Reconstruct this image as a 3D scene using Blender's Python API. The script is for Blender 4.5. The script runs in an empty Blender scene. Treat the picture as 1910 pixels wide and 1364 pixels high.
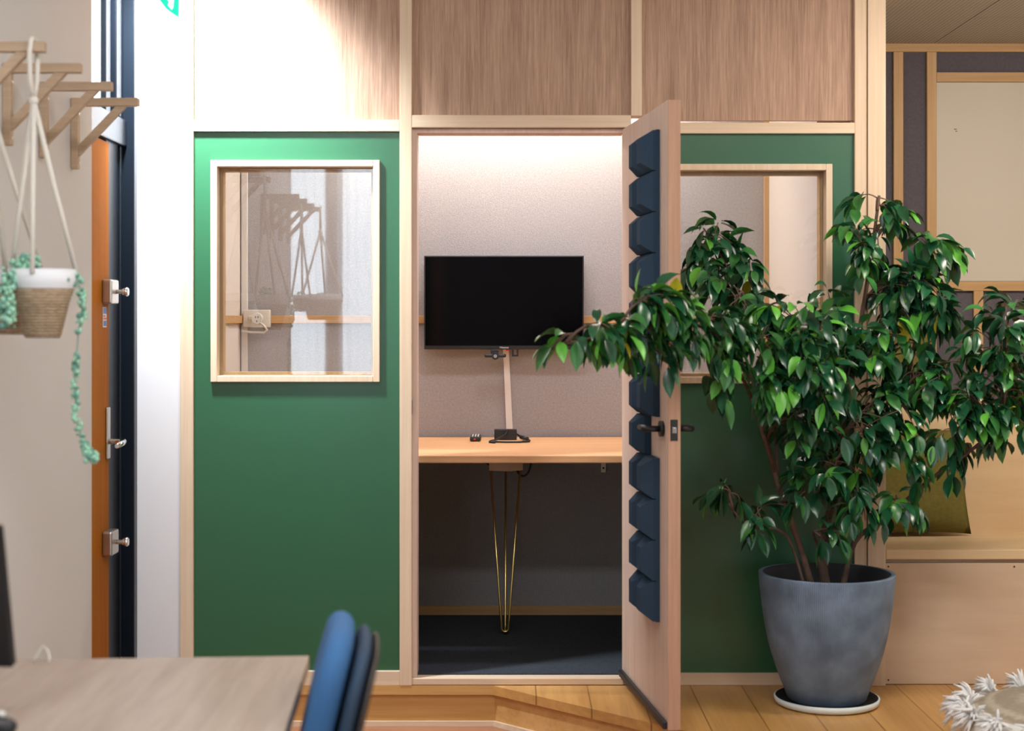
import bpy, bmesh, math, random
from mathutils import Vector, Matrix, Euler
C = bpy.context.scene
COL = C.collection
R = math.radians

# ------------------------------------------------------------------ camera
F, D, ZC = 2923.0, 5.8, 1.345          # focal length in pixels of the 1910 frame, distance to booth front, eye height
cd = bpy.data.cameras.new('camera')
cam = bpy.data.objects.new('camera', cd); COL.objects.link(cam)
cam.location = (0, -D, ZC); cam.rotation_euler = (R(90), 0, 0)
cd.sensor_width = 36; cd.lens = F / 1910 * 36
cd.shift_y = -82 / 1910
cd.dof.use_dof = True; cd.dof.focus_distance = 6.4; cd.dof.aperture_fstop = 2.6
C.camera = cam
C.view_settings.view_transform = 'Standard'; C.view_settings.look = 'None'
C.view_settings.gamma = 1; C.view_settings.use_curve_mapping = False
C.view_settings.exposure = 0.0
C.cycles.max_bounces = 10; C.cycles.diffuse_bounces = 5; C.cycles.glossy_bounces = 4
C.cycles.transparent_max_bounces = 12
C.cycles.sample_clamp_indirect = 6
C.cycles.caustics_reflective = False; C.cycles.caustics_refractive = False

# ------------------------------------------------------------------ daylight and lamps
w = bpy.data.worlds.new('sky'); C.world = w; w.use_nodes = True
bg = w.node_tree.nodes['Background']; bg.inputs[0].default_value = (0.81, 0.915, 1.0, 1); bg.inputs[1].default_value = 7.4

def look(o, target):
    o.rotation_euler = (Vector(target) - o.location).to_track_quat('-Z', 'Y').to_euler()
def area(name, loc, target, sx, sy, power, col=(1, 1, 1), portal=False, spread=180):
    l = bpy.data.lights.new(name, 'AREA'); l.shape = 'RECTANGLE'; l.size = sx; l.size_y = sy
    l.energy = power; l.color = col; l.spread = R(spread)
    o = bpy.data.objects.new(name, l); COL.objects.link(o); o.location = loc; look(o, target)
    if portal: l.cycles.is_portal = True
    return o
def spot(name, loc, target, power, angle, blend, col, rad=0.05):
    l = bpy.data.lights.new(name, 'SPOT'); l.energy = power; l.spot_size = R(angle); l.spot_blend = blend
    l.color = col; l.shadow_soft_size = rad
    o = bpy.data.objects.new(name, l); COL.objects.link(o); o.location = loc; look(o, target); return o
# sky entering the rear windows, the left side window, the fanlight and an added right window
area('sky_portal_rear', (-1.51, -7.19, 1.725), (-1.51, 0, 1.725), 0.92, 2.07, 1, portal=True)
area('sky_portal_side', (-2.79, -5.7, 1.875), (0, -5.7, 1.875), 2.2, 1.87, 1, portal=True)
area('sky_portal_fanlight', (-1.447, -0.68, 2.47), (0, -0.68, 2.47), 0.86, 0.76, 1, portal=True)
area('sky_portal_added', (2.89, -5.4, 1.6), (0, -5.4, 1.6), 1.6, 2.0, 1, portal=True)  # portal of the added window that brightens the left wall
# strong cool ceiling spot over the corner beside the booth
spot('corner_spot', (-1.24, -0.46, 2.80), (-1.10, 0.02, 2.16), 620, 88, 1.0, (0.86, 0.94, 1.0), 0.08)
# two added fill lamps for the room's ambient light, then the alcove light
area('room_fill_a', (0.9, -2.6, 3.03), (0.9, -2.6, 0), 1.2, 0.3, 34, (1.0, 0.93, 0.84))
area('room_fill_b', (-0.5, -3.6, 3.03), (-0.5, -3.6, 0), 1.2, 0.3, 40, (0.96, 0.97, 1.0))
area('alcove_light', (2.05, -0.9, 2.50), (2.0, 0.1, 0.6), 0.9, 0.25, 31, (1.0, 0.90, 0.78))
# light strip in the booth ceiling
area('booth_light', (0.0, 1.02, 2.42), (0.0, 1.10, 0), 1.5, 0.10, 25, (1.0, 0.88, 0.74))
area('booth_lavender_fill', (0.0, 0.30, 2.42), (0.0, 0.7, 0), 1.2, 0.12, 13, (0.86, 0.85, 1.0))  # added lavender fill, there to cool the lower felt

# ------------------------------------------------------------------ materials
def newmat(name):
    m = bpy.data.materials.new(name); m.use_nodes = True
    nt = m.node_tree; return m, nt, nt.nodes['Principled BSDF'], nt.nodes.new, nt.links.new
def mat(name, col, rough=0.6, metal=0.0, bump=0.0, bscale=200, var=0.0, vscale=4, spec=0.5, coat=0.0):
    m, nt, b, N, L = newmat(name)
    b.inputs['Base Color'].default_value = (*col, 1); b.inputs['Roughness'].default_value = rough
    b.inputs['Metallic'].default_value = metal; b.inputs['Specular IOR Level'].default_value = spec
    b.inputs['Coat Weight'].default_value = coat
    tc = N('ShaderNodeTexCoord')
    if bump:
        n = N('ShaderNodeTexNoise'); n.inputs['Scale'].default_value = bscale; n.inputs['Detail'].default_value = 3
        bp = N('ShaderNodeBump'); bp.inputs['Strength'].default_value = bump; bp.inputs['Distance'].default_value = 0.004
        L(tc.outputs['Object'], n.inputs['Vector']); L(n.outputs[0], bp.inputs['Height']); L(bp.outputs[0], b.inputs['Normal'])
    if var:
        n = N('ShaderNodeTexNoise'); n.inputs['Scale'].default_value = vscale; n.inputs['Detail'].default_value = 6
        r = N('ShaderNodeValToRGB')
        r.color_ramp.elements[0].position = .3; r.color_ramp.elements[1].position = .7
        r.color_ramp.elements[0].color = (*[c * (1 - var) for c in col], 1)
        r.color_ramp.elements[1].color = (*[min(1, c * (1 + var)) for c in col], 1)
        L(tc.outputs['Object'], n.inputs['Vector']); L(n.outputs[0], r.inputs[0]); L(r.outputs[0], b.inputs['Base Color'])
    return m
def wood(name, c1, c2, axis='z', freq=60, stretch=0.04, rough=0.5, big=0.4, spec=0.4):
    """grain stretched along an axis: fine fibres plus broad figure"""
    m, nt, b, N, L = newmat(name)
    tc = N('ShaderNodeTexCoord'); mp = N('ShaderNodeMapping'); mp2 = N('ShaderNodeMapping')
    i = 'xyz'.index(axis)
    s = [freq] * 3; s[i] = freq * stretch; mp.inputs['Scale'].default_value = s
    s = [freq * .12] * 3; s[i] = freq * .12 * max(stretch, .02) * 2.2; mp2.inputs['Scale'].default_value = s
    n = N('ShaderNodeTexNoise'); n.inputs['Scale'].default_value = 1; n.inputs['Detail'].default_value = 6; n.inputs['Roughness'].default_value = .65
    n2 = N('ShaderNodeTexNoise'); n2.inputs['Scale'].default_value = 1; n2.inputs['Detail'].default_value = 3; n2.inputs['Distortion'].default_value = .6
    mx = N('ShaderNodeMix'); mx.inputs[0].default_value = big
    r = N('ShaderNodeValToRGB'); r.color_ramp.elements[0].position = .33; r.color_ramp.elements[1].position = .67
    r.color_ramp.elements[0].color = (*c1, 1); r.color_ramp.elements[1].color = (*c2, 1)
    L(tc.outputs['Object'], mp.inputs[0]); L(tc.outputs['Object'], mp2.inputs[0])
    L(mp.outputs[0], n.inputs['Vector']); L(mp2.outputs[0], n2.inputs['Vector'])
    L(n.outputs[0], mx.inputs[2]); L(n2.outputs[0], mx.inputs[3]); L(mx.outputs[0], r.inputs[0])
    L(r.outputs[0], b.inputs['Base Color']); b.inputs['Roughness'].default_value = rough
    b.inputs['Specular IOR Level'].default_value = spec
    bp = N('ShaderNodeBump'); bp.inputs['Strength'].default_value = .12; bp.inputs['Distance'].default_value = .002
    L(n.outputs[0], bp.inputs['Height']); L(bp.outputs[0], b.inputs['Normal'])
    return m
def planks(name, c1, c2, axis, width, rough=.35, rows='x'):
    """floor boards: wood grain along one axis with a dark joint every board"""
    m = wood(name, c1, c2, axis, 40, .05, rough, .5)
    nt = m.node_tree; N = nt.nodes.new; L = nt.links.new; b = nt.nodes['Principled BSDF']
    src = b.inputs['Base Color'].links[0].from_socket
    tc = N('ShaderNodeTexCoord'); sp = N('ShaderNodeSeparateXYZ'); L(tc.outputs['Object'], sp.inputs[0])
    d = N('ShaderNodeMath'); d.operation = 'DIVIDE'; d.inputs[1].default_value = width; L(sp.outputs['xyz'.index(rows)], d.inputs[0])
    fr = N('ShaderNodeMath'); fr.operation = 'FRACT'; L(d.outputs[0], fr.inputs[0])
    lt = N('ShaderNodeMath'); lt.operation = 'LESS_THAN'; lt.inputs[1].default_value = .025; L(fr.outputs[0], lt.inputs[0])
    fl = N('ShaderNodeMath'); fl.operation = 'FLOOR'; L(d.outputs[0], fl.inputs[0])
    wn = N('ShaderNodeTexWhiteNoise'); wn.noise_dimensions = '1D'; L(fl.outputs[0], wn.inputs['W'])
    mr = N('ShaderNodeMapRange'); mr.inputs[3].default_value = .9; mr.inputs[4].default_value = 1.06; L(wn.outputs[0], mr.inputs[0])
    hv = N('ShaderNodeHueSaturation'); L(src, hv.inputs['Color']); L(mr.outputs[0], hv.inputs['Value'])
    mx = N('ShaderNodeMix'); mx.data_type = 'RGBA'; L(lt.outputs[0], mx.inputs[0]); L(hv.outputs[0], mx.inputs[6])
    mx.inputs[7].default_value = (c1[0] * .6, c1[1] * .55, c1[2] * .5, 1)
    L(mx.outputs[2], b.inputs['Base Color'])
    return m
def felt(name, c, bump=.5):
    return mat(name, c, .95, 0, bump, 240, .10, 120, .1)
def perforated(name, c):
    m, nt, b, N, L = newmat(name)
    tc = N('ShaderNodeTexCoord'); mp = N('ShaderNodeMapping'); mp.inputs['Scale'].default_value = (1, 1, 0)
    v = N('ShaderNodeTexVoronoi'); v.inputs['Scale'].default_value = 62; v.inputs['Randomness'].default_value = 0
    L(tc.outputs['Object'], mp.inputs[0]); L(mp.outputs[0], v.inputs['Vector'])
    r = N('ShaderNodeValToRGB'); r.color_ramp.elements[0].position = .18; r.color_ramp.elements[1].position = .26
    r.color_ramp.elements[0].color = (c[0] * .3, c[1] * .3, c[2] * .3, 1); r.color_ramp.elements[1].color = (*c, 1)
    L(v.outputs['Distance'], r.inputs[0]); L(r.outputs[0], b.inputs['Base Color']); b.inputs['Roughness'].default_value = .8
    return m
def woven(name, c1, c2, sc=260):
    m, nt, b, N, L = newmat(name)
    tc = N('ShaderNodeTexCoord'); wv = N('ShaderNodeTexWave'); wv.bands_direction = 'Z'; wv.inputs['Scale'].default_value = sc / 6.28
    wv.inputs['Distortion'].default_value = 2.0; wv.inputs['Detail'].default_value = 2; wv.inputs['Detail Scale'].default_value = 3
    n = N('ShaderNodeTexNoise'); n.inputs['Scale'].default_value = 60
    L(tc.outputs['Object'], wv.inputs['Vector']); L(tc.outputs['Object'], n.inputs['Vector'])
    mx = N('ShaderNodeMix'); mx.inputs[0].default_value = .5; L(wv.outputs['Fac'], mx.inputs[2]); L(n.outputs[0], mx.inputs[3])
    r = N('ShaderNodeValToRGB'); r.color_ramp.elements[0].color = (*c1, 1); r.color_ramp.elements[1].color = (*c2, 1)
    r.color_ramp.elements[0].position = .25; r.color_ramp.elements[1].position = .7
    L(mx.outputs[0], r.inputs[0]); L(r.outputs[0], b.inputs['Base Color']); b.inputs['Roughness'].default_value = .9
    bp = N('ShaderNodeBump'); bp.inputs['Strength'].default_value = .6; bp.inputs['Distance'].default_value = .004
    L(wv.outputs['Fac'], bp.inputs['Height']); L(bp.outputs[0], b.inputs['Normal'])
    return m
def glass(name, refl=.12):
    m, nt, b, N, L = newmat(name)
    nt.nodes.remove(b); out = nt.nodes['Material Output']
    t = N('ShaderNodeBsdfTransparent'); t.inputs[0].default_value = (.97, .985, .98, 1)
    g = N('ShaderNodeBsdfGlossy'); g.inputs['Roughness'].default_value = 0.0
    fr = N('ShaderNodeFresnel'); fr.inputs[0].default_value = 1.52
    a = N('ShaderNodeMath'); a.operation = 'MULTIPLY_ADD'; a.inputs[1].default_value = refl / .043; a.inputs[2].default_value = 0; a.use_clamp = True
    ge = N('ShaderNodeNewGeometry'); fb = N('ShaderNodeMath'); fb.operation = 'SUBTRACT'; fb.inputs[0].default_value = 1; L(ge.outputs['Backfacing'], fb.inputs[1])
    fm = N('ShaderNodeMath'); fm.operation = 'MULTIPLY'; L(a.outputs[0], fm.inputs[0]); L(fb.outputs[0], fm.inputs[1])   # the far face of the pane adds no total reflection
    mx = N('ShaderNodeMixShader'); L(fr.outputs[0], a.inputs[0]); L(fm.outputs[0], mx.inputs[0]); L(t.outputs[0], mx.inputs[1]); L(g.outputs[0], mx.inputs[2])
    L(mx.outputs[0], out.inputs[0]); return m
def sheer(name):
    m, nt, b, N, L = newmat(name)
    nt.nodes.remove(b); out = nt.nodes['Material Output']
    t = N('ShaderNodeBsdfTranslucent'); t.inputs[0].default_value = (.8, .86, .95, 1)
    d = N('ShaderNodeBsdfDiffuse'); d.inputs[0].default_value = (.8, .84, .9, 1)
    x = N('ShaderNodeBsdfTransparent')
    mx = N('ShaderNodeMixShader'); mx.inputs[0].default_value = .35; L(t.outputs[0], mx.inputs[1]); L(d.outputs[0], mx.inputs[2])
    m2 = N('ShaderNodeMixShader'); m2.inputs[0].default_value = .45; L(mx.outputs[0], m2.inputs[1]); L(x.outputs[0], m2.inputs[2])
    L(m2.outputs[0], out.inputs[0]); return m
def lit(name, c, e):
    m = mat(name, c, .4); b = m.node_tree.nodes['Principled BSDF']
    b.inputs['Emission Color'].default_value = (*c, 1); b.inputs['Emission Strength'].default_value = e; return m
def ribbed(name, c):
    m = mat(name, c, .55, 0, 0, 200, .34, 11)
    nt = m.node_tree; N = nt.nodes.new; L = nt.links.new; b = nt.nodes['Principled BSDF']
    tc = N('ShaderNodeTexCoord'); sp = N('ShaderNodeSeparateXYZ'); L(tc.outputs['Object'], sp.inputs[0])
    at = N('ShaderNodeMath'); at.operation = 'ARCTAN2'; L(sp.outputs[1], at.inputs[0]); L(sp.outputs[0], at.inputs[1])
    mu = N('ShaderNodeMath'); mu.operation = 'MULTIPLY'; mu.inputs[1].default_value = 230; L(at.outputs[0], mu.inputs[0])
    si = N('ShaderNodeMath'); si.operation = 'SINE'; L(mu.outputs[0], si.inputs[0])
    bp = N('ShaderNodeBump'); bp.inputs['Strength'].default_value = .5; bp.inputs['Distance'].default_value = .002
    L(si.outputs[0], bp.inputs['Height']); L(bp.outputs[0], b.inputs['Normal']); return m

PINE1, PINE2 = (.64, .47, .32), (.78, .62, .46)
M = dict(
    pine_z=wood('pine_upright', PINE1, PINE2, 'z', 70, .03, .5),
    pine_x=wood('pine_rail', PINE1, PINE2, 'x', 70, .03, .5),
    pine_y=wood('pine_deep', PINE1, PINE2, 'y', 70, .03, .5),
    gold_z=wood('golden_pine_upright', (.44, .25, .10), (.60, .38, .18), 'z', 60, .03, .5),
    gold_x=wood('golden_pine_rail', (.44, .25, .10), (.60, .38, .18), 'x', 60, .03, .5),
    veneer=wood('brown_veneer', (.27, .155, .10), (.54, .35, .245), 'z', 230, .03, .55, .30),
    ply=wood('pale_plywood', (.56, .40, .27), (.80, .64, .48), 'x', 22, .12, .5, .8),
    ply_gold=wood('golden_plywood', (.66, .47, .26), (.78, .59, .36), 'x', 26, .10, .5, .6),
    desk=wood('desk_timber', (.50, .25, .11), (.74, .44, .23), 'x', 60, .025, .45, .45),
    table=wood('oak_laminate', (.27, .20, .155), (.42, .34, .28), 'y', 45, .06, .45, .5),
    doorwood=wood('door_veneer', (.64, .475, .39), (.78, .63, .54), 'z', 90, .03, .55, .4),
    dooredge=wood('door_edge', (.40, .22, .14), (.54, .33, .22), 'z', 90, .03, .5, .4),
    orange=wood('varnished_door', (.33, .10, .010), (.46, .165, .02), 'z', 60, .03, .6, .4, .03),
    boards=planks('pine_floor', (.42, .21, .06), (.68, .38, .13), 'y', .19, .33, 'x'),
    lowfloor=planks('red_floor', (.28, .12, .06), (.46, .21, .11), 'x', .09, .35, 'y'),
    step=wood('step_pine', (.48, .26, .08), (.72, .43, .17), 'x', 40, .05, .4, .55),
    green=mat('green_paint', (.019, .108, .048), .31, 0, .04, 300, spec=.8),
    white=mat('white_paint', (.74, .72, .73), .6, 0, .05, 300),
    cream=mat('cream_wall', (.64, .635, .63), .7, 0, .05, 90),
    rearwall=mat('warm_wall', (.32, .27, .23), .8, 0, .05, 90),
    ceil=mat('ceiling_paint', (.62, .60, .57), .8),
    perf=perforated('perforated_ceiling', (.50, .44, .36)),
    felt=felt('grey_felt', (.36, .345, .35)),
    felt_d=felt('dark_felt', (.12, .108, .125)),
    liner=mat('pale_lining', (.66, .60, .55), .7, 0, .2, 200),
    board=mat('whiteboard_face', (.58, .52, .43), .55, 0, .03, 300),
    carpet=mat('dark_carpet', (.045, .052, .062), .95, 0, .9, 260, .45, 260, .1),
    black=mat('black_plastic', (.012, .012, .014), .42),
    blackpaint=mat('black_gloss_paint', (.006, .009, .014), .3, 0, .04, 120, spec=.22),
    screen=mat('screen_glass', (.002, .002, .003), .10, spec=.12),
    rubber=mat('black_rubber', (.02, .018, .022), .5),
    foam=mat('navy_foam', (.034, .066, .112), .9, 0, .6, 500, spec=.15),
    steel=mat('brushed_steel', (.55, .50, .46), .32, 1.0, .1, 300),
    chrome=mat('chrome', (.8, .8, .8), .12, 1.0),
    brass=mat('brass_rod', (.75, .58, .22), .28, 1.0),
    plastic=mat('white_plastic', (.70, .68, .62), .4),
    conduit=mat('grey_white_plastic', (.72, .69, .66), .5),
    red=mat('red_light', (.8, .02, .02), .4),
    ink=mat('ink', (.05, .05, .06), .7),
    blue=mat('blue_print', (.05, .18, .55), .5), pinkred=mat('red_print', (.55, .06, .10), .5), paper=mat('paper', (.8, .8, .82), .6),
    sign=lit('sign_green', (.0, .50, .32), 1.3), signwhite=lit('sign_white', (.85, .87, .86), 1.0), badge=mat('badge_white', (.8, .8, .8), .4),
    pot=ribbed('ribbed_grey_pot', (.150, .215, .310)), potdark=mat('pot_inside', (.03, .032, .04), .7),
    soil=mat('soil', (.018, .013, .010), .95, 0, 1, 60),
    saucer=mat('white_saucer', (.72, .80, .82), .35),
    bark=mat('bark', (.12, .070, .050), .8, 0, .5, 90, .3, 30),
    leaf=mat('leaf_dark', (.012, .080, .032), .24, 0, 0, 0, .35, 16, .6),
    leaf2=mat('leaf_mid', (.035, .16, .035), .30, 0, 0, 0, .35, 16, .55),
    leaf3=mat('leaf_young_bright', (.10, .37, .04), .35, 0, 0, 0, .3, 16, .5),
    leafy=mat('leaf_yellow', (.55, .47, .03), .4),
    jute=woven('jute', (.22, .14, .08), (.52, .40, .27)), rope=mat('cotton_rope', (.72, .69, .62), .9, 0, .6, 160),
    basketlip=mat('white_lining', (.78, .80, .84), .7),
    mint=mat('mint_leaf', (.33, .62, .46), .6), mint2=mat('mint_dark', (.14, .34, .27), .6),
    ash=wood('ash_bracket', (.40, .28, .18), (.56, .42, .29), 'x', 60, .08, .6),
    chairblue=mat('blue_fabric', (.028, .115, .28), .8, 0, .5, 320), chairback=mat('navy_fabric', (.020, .045, .085), .8, 0, .5, 320),
    chairshell=mat('dark_shell', (.035, .028, .025), .5),
    olive=mat('olive_linen', (.155, .135, .035), .95, 0, .5, 240, .12, 60, .1),
    pouf=woven('beige_weave', (.30, .25, .19), (.44, .38, .30), 120), wool=mat('white_wool', (.82, .82, .82), .95, 0, .6, 200),
    cushwhite=mat('white_cotton', (.72, .72, .69), .95, 0, .5, 160),
    glass=glass('window_glass', .15), pane=glass('clear_glass', .043), sheer=sheer('sheer_curtain'),
)

# ------------------------------------------------------------------ helpers
def wpt(px, py, y):
    """place measured on the photograph, turned into metres at distance y behind the booth front"""
    s = F / (y + D)
    return Vector(((px - 955) / s, y, ZC - (py - 600) / s))

class MB:
    def __init__(self): self.bm = bmesh.new()
    def box(self, x0, x1, y0, y1, z0, z1, bev=0.0, mi=0):
        vs = [self.bm.verts.new((x, y, z)) for x in (x0, x1) for y in (y0, y1) for z in (z0, z1)]
        fs = [self.bm.faces.new([vs[i] for i in f]) for f in ((0, 1, 3, 2), (4, 6, 7, 5), (0, 4, 5, 1), (2, 3, 7, 6), (0, 2, 6, 4), (1, 5, 7, 3))]
        for f in fs: f.material_index = mi
        if bev:
            es = {e for f in fs for e in f.edges}
            r = bmesh.ops.bevel(self.bm, geom=list(es), offset=bev, segments=2, affect='EDGES', profile=.5)
            for f in r['faces']: f.material_index = mi
        return self
    def poly(self, pts, ext, mi=0):
        """prism: polygon points (Vectors) extruded by vector ext"""
        a = [self.bm.verts.new(p) for p in pts]; b = [self.bm.verts.new(Vector(p) + Vector(ext)) for p in pts]
        n = len(a); fs = [self.bm.faces.new(a[::-1]), self.bm.faces.new(b)]
        for i in range(n): fs.append(self.bm.faces.new([a[i], a[(i + 1) % n], b[(i + 1) % n], b[i]]))
        for f in fs: f.material_index = mi
        return self
    def tube(self, pts, rad, seg=8, mi=0, cap=True, smooth=True):
        pts = [Vector(p) for p in pts]; n = len(pts)
        if not hasattr(rad, '__len__'): rad = [rad] * n
        rings = []; up = None
        for i, p in enumerate(pts):
            t = (pts[min(i + 1, n - 1)] - pts[max(i - 1, 0)]).normalized()
            if up is None: up = t.orthogonal().normalized()
            up = (up - t * up.dot(t)); up = up.normalized() if up.length > 1e-6 else t.orthogonal().normalized()
            v = t.cross(up)
            rings.append([self.bm.verts.new(p + (up * math.cos(a) + v * math.sin(a)) * rad[i]) for a in [2 * math.pi * k / seg for k in range(seg)]])
        for i in range(n - 1):
            for k in range(seg):
                f = self.bm.faces.new([rings[i][k], rings[i][(k + 1) % seg], rings[i + 1][(k + 1) % seg], rings[i + 1][k]]); f.smooth = smooth; f.material_index = mi
        if cap:
            for r_, rev in ((rings[0], True), (rings[-1], False)):
                f = self.bm.faces.new(r_[::-1] if rev else r_); f.material_index = mi
        return self
    def lathe(self, prof, c=(0, 0, 0), seg=48, mi=0, close=True):
        c = Vector(c); rings = []
        for r, z in prof:
            rings.append([self.bm.verts.new(c + Vector((r * math.cos(2 * math.pi * k / seg), r * math.sin(2 * math.pi * k / seg), z))) for k in range(seg)])
        for i in range(len(rings) - 1):
            for k in range(seg):
                f = self.bm.faces.new([rings[i][k], rings[i][(k + 1) % seg], rings[i + 1][(k + 1) % seg], rings[i + 1][k]]); f.smooth = True; f.material_index = mi
        if close:
            self.bm.faces.new(rings[0][::-1]).material_index = mi; self.bm.faces.new(rings[-1]).material_index = mi
        return self
    def ball(self, c, r, mi=0, u=10, v=7, sc=(1, 1, 1)):
        mt = Matrix.Translation(c) @ Matrix.Diagonal((*sc, 1))
        res = bmesh.ops.create_uvsphere(self.bm, u_segments=u, v_segments=v, radius=r, matrix=mt)
        for f in {f for vv in res['verts'] for f in vv.link_faces}: f.smooth = True; f.material_index = mi
        return self
    def pillow(self, w_, h_, t_, mtx, n=14, mi=0, power=.55):
        """stuffed cushion, two bulged sheets meeting at a seam"""
        g = {}
        for s in (1, -1):
            for i in range(n + 1):
                for j in range(n + 1):
                    u = i / n * 2 - 1; v = j / n * 2 - 1
                    if s == -1 and (i in (0, n) or j in (0, n)): g[s, i, j] = g[1, i, j]; continue
                    pin = 1 - .05 * (1 - u * u) * abs(v) ** 3; pin2 = 1 - .05 * (1 - v * v) * abs(u) ** 3
                    z = s * t_ / 2 * max(0, (1 - u ** 4) * (1 - v ** 4)) ** power
                    g[s, i, j] = self.bm.verts.new(mtx @ Vector((u * w_ / 2 * pin2, v * h_ / 2 * pin, z)))
            for i in range(n):
                for j in range(n):
                    q = [g[s, i, j], g[s, i + 1, j], g[s, i + 1, j + 1], g[s, i, j + 1]]
                    f = self.bm.faces.new(q if s == 1 else q[::-1]); f.smooth = True; f.material_index = mi
        return self
    def build(self, name, m, parent=None, origin=None, local=False, smooth_all=False):
        me = bpy.data.meshes.new(name)
        bmesh.ops.recalc_face_normals(self.bm, faces=self.bm.faces[:])
        if parent is not None and not local: off = Vector(parent['base'])
        elif local: off = Vector((0, 0, 0))
        else:
            if origin is None:
                vs = [v.co for v in self.bm.verts]
                origin = ((min(v.x for v in vs) + max(v.x for v in vs)) / 2, (min(v.y for v in vs) + max(v.y for v in vs)) / 2, min(v.z for v in vs))
            off = Vector(origin)
        for v in self.bm.verts: v.co -= off
        self.bm.to_mesh(me); self.bm.free()
        for x in (m if isinstance(m, (list, tuple)) else [m]): me.materials.append(x)
        if smooth_all:
            for p in me.polygons: p.use_smooth = True
        o = bpy.data.objects.new(name, me); COL.objects.link(o)
        if parent is not None:
            o.parent = parent
            if not local: o['base'] = tuple(parent['base'])
        else:
            o.location = off; o['base'] = tuple(off)
        return o

def raw_mesh(name, verts, faces, mats, mis, parent):
    off = Vector(parent['base'])
    me = bpy.data.meshes.new(name); me.from_pydata([tuple(Vector(v) - off) for v in verts], [], faces)
    for m in mats: me.materials.append(m)
    me.polygons.foreach_set('material_index', mis); me.polygons.foreach_set('use_smooth', [True] * len(faces))
    me.update()
    o = bpy.data.objects.new(name, me); COL.objects.link(o); o.parent = parent; o['base'] = tuple(off)
    return o
def tag(o, label=None, cat=None, group=None, kind=None):
    if label: o['label'] = label
    if cat: o['category'] = cat
    if group: o['group'] = group
    if kind: o['kind'] = kind
    return o
def thing(name, loc, label, cat, group=None, rotz=0):
    o = bpy.data.objects.new(name, None); COL.objects.link(o); o.location = loc; o.rotation_euler.z = rotz
    o.empty_display_size = .05; o['base'] = tuple(loc)
    return tag(o, label, cat, group)
def struct(name, mb, m, label, cat, parent=None):
    o = mb.build(name, m, parent)
    if parent is None: tag(o, label, cat, kind='structure')
    return o
def copy_tree(o, parent=None):
    c = o.copy(); COL.objects.link(c)
    if parent is not None: c.parent = parent
    for ch in list(o.children): copy_tree(ch, c)
    return c
def text_mesh(name, s, size, depth, m, parent, loc, rot, local=False):
    cu = bpy.data.curves.new(name, 'FONT'); cu.body = s; cu.size = size; cu.extrude = depth; cu.align_x = 'CENTER'; cu.align_y = 'CENTER'
    t = bpy.data.objects.new('t', cu); COL.objects.link(t)
    me = bpy.data.meshes.new_from_object(t.evaluated_get(bpy.context.evaluated_depsgraph_get()))
    bpy.data.objects.remove(t); bpy.data.curves.remove(cu)
    me.materials.clear(); me.materials.append(m)
    o = bpy.data.objects.new(name, me); COL.objects.link(o); o.parent = parent
    o.location = Vector(loc) - (Vector((0, 0, 0)) if local else Vector(parent['base'])); o.rotation_euler = rot
    o['base'] = tuple(parent['base'])
    return o
def XZ(px, py, y):
    p = wpt(px, py, y); return p.x, p.z

# ------------------------------------------------------------------ room shell
FZ = -0.153                     # the lower floor; the raised platform is z = 0; the booth floor is 0.03
RC = 3.05
edge = [(-.071, -.012), (.60, -.683), (1.4, -1.45), (1.4, -7.2)]     # edge of the raised platform
struct('floor', MB().box(-3.0, 3.1, -7.4, .3, FZ - .1, FZ), M['lowfloor'], 'reddish board floor of the lower room', 'floor')
plat = [(-.071, -.0125), (.60, -.683), (1.4, -1.45), (1.4, -4.2), (2.9, -4.2), (2.9, .95), (1.28, .95), (1.28, -.010), (-.071, -.010)]
struct('floor_platform', MB().poly([Vector((x, y, -.034)) for x, y in plat], (0, 0, .034)), M['boards'], 'honey pine boards of the raised platform floor', 'floor')
# nosing and risers of the step
riser = [(-1.30, .004), (-.064, .004), (.607, -.667), (1.416, -1.45), (1.416, -4.2), (2.88, -4.2), (2.88, .9), (-1.30, .9)]
struct('trim_1', MB().poly([Vector((x, y, FZ)) for x, y in riser], (0, 0, -FZ - .0345)), M['step'], 'pine riser boards of the step in front of the booth', 'step')
struct('trim_2', MB().box(-1.226, -.071, -.012, .06, -.034, 0), M['step'], 'pine nosing of the straight step below the left green panel', 'step')
foot = [(-1.30, -.008), (-.069, -.008), (.602, -.679), (.602, -.66), (-.064, .0035), (-1.30, .0035)]
struct('trim_27', MB().poly([Vector((x, y, FZ + .0005)) for x, y in foot], (0, 0, .019)), M['pine_x'], 'pale quarter strip along the foot of the step', 'step')
struct('floor_booth', MB().box(-1.21, 1.16, .05, 1.23, .0005, .03), M['carpet'], 'dark grey carpet inside the booth', 'carpet')

# left wall: lining with the wall shelves, then the doorway
struct('wall_left', MB().box(-1.413, -1.40, -1.14, -.58, FZ, RC).box(-1.62, -1.40, -4.0, -1.14, FZ, RC).box(-2.8, -1.40, -4.05, -4.0, FZ, RC),
       M['cream'], 'pale cream wall with wooden shelf brackets', 'wall')
struct('wall_left_rear', MB().box(-2.84, -2.8, -7.2, -6.8, FZ, RC).box(-2.84, -2.8, -4.6, -4.0, FZ, RC).box(-2.84, -2.8, -6.8, -4.6, FZ, .95).box(-2.84, -2.8, -6.8, -4.6, 2.8, RC),
       M['cream'], 'cream side wall behind the camera', 'wall')
struct('wall_front', MB().box(-1.47, -1.226, .0, .12, FZ, RC), M['white'], 'white plastered pier between black door frame and booth', 'wall')
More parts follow.
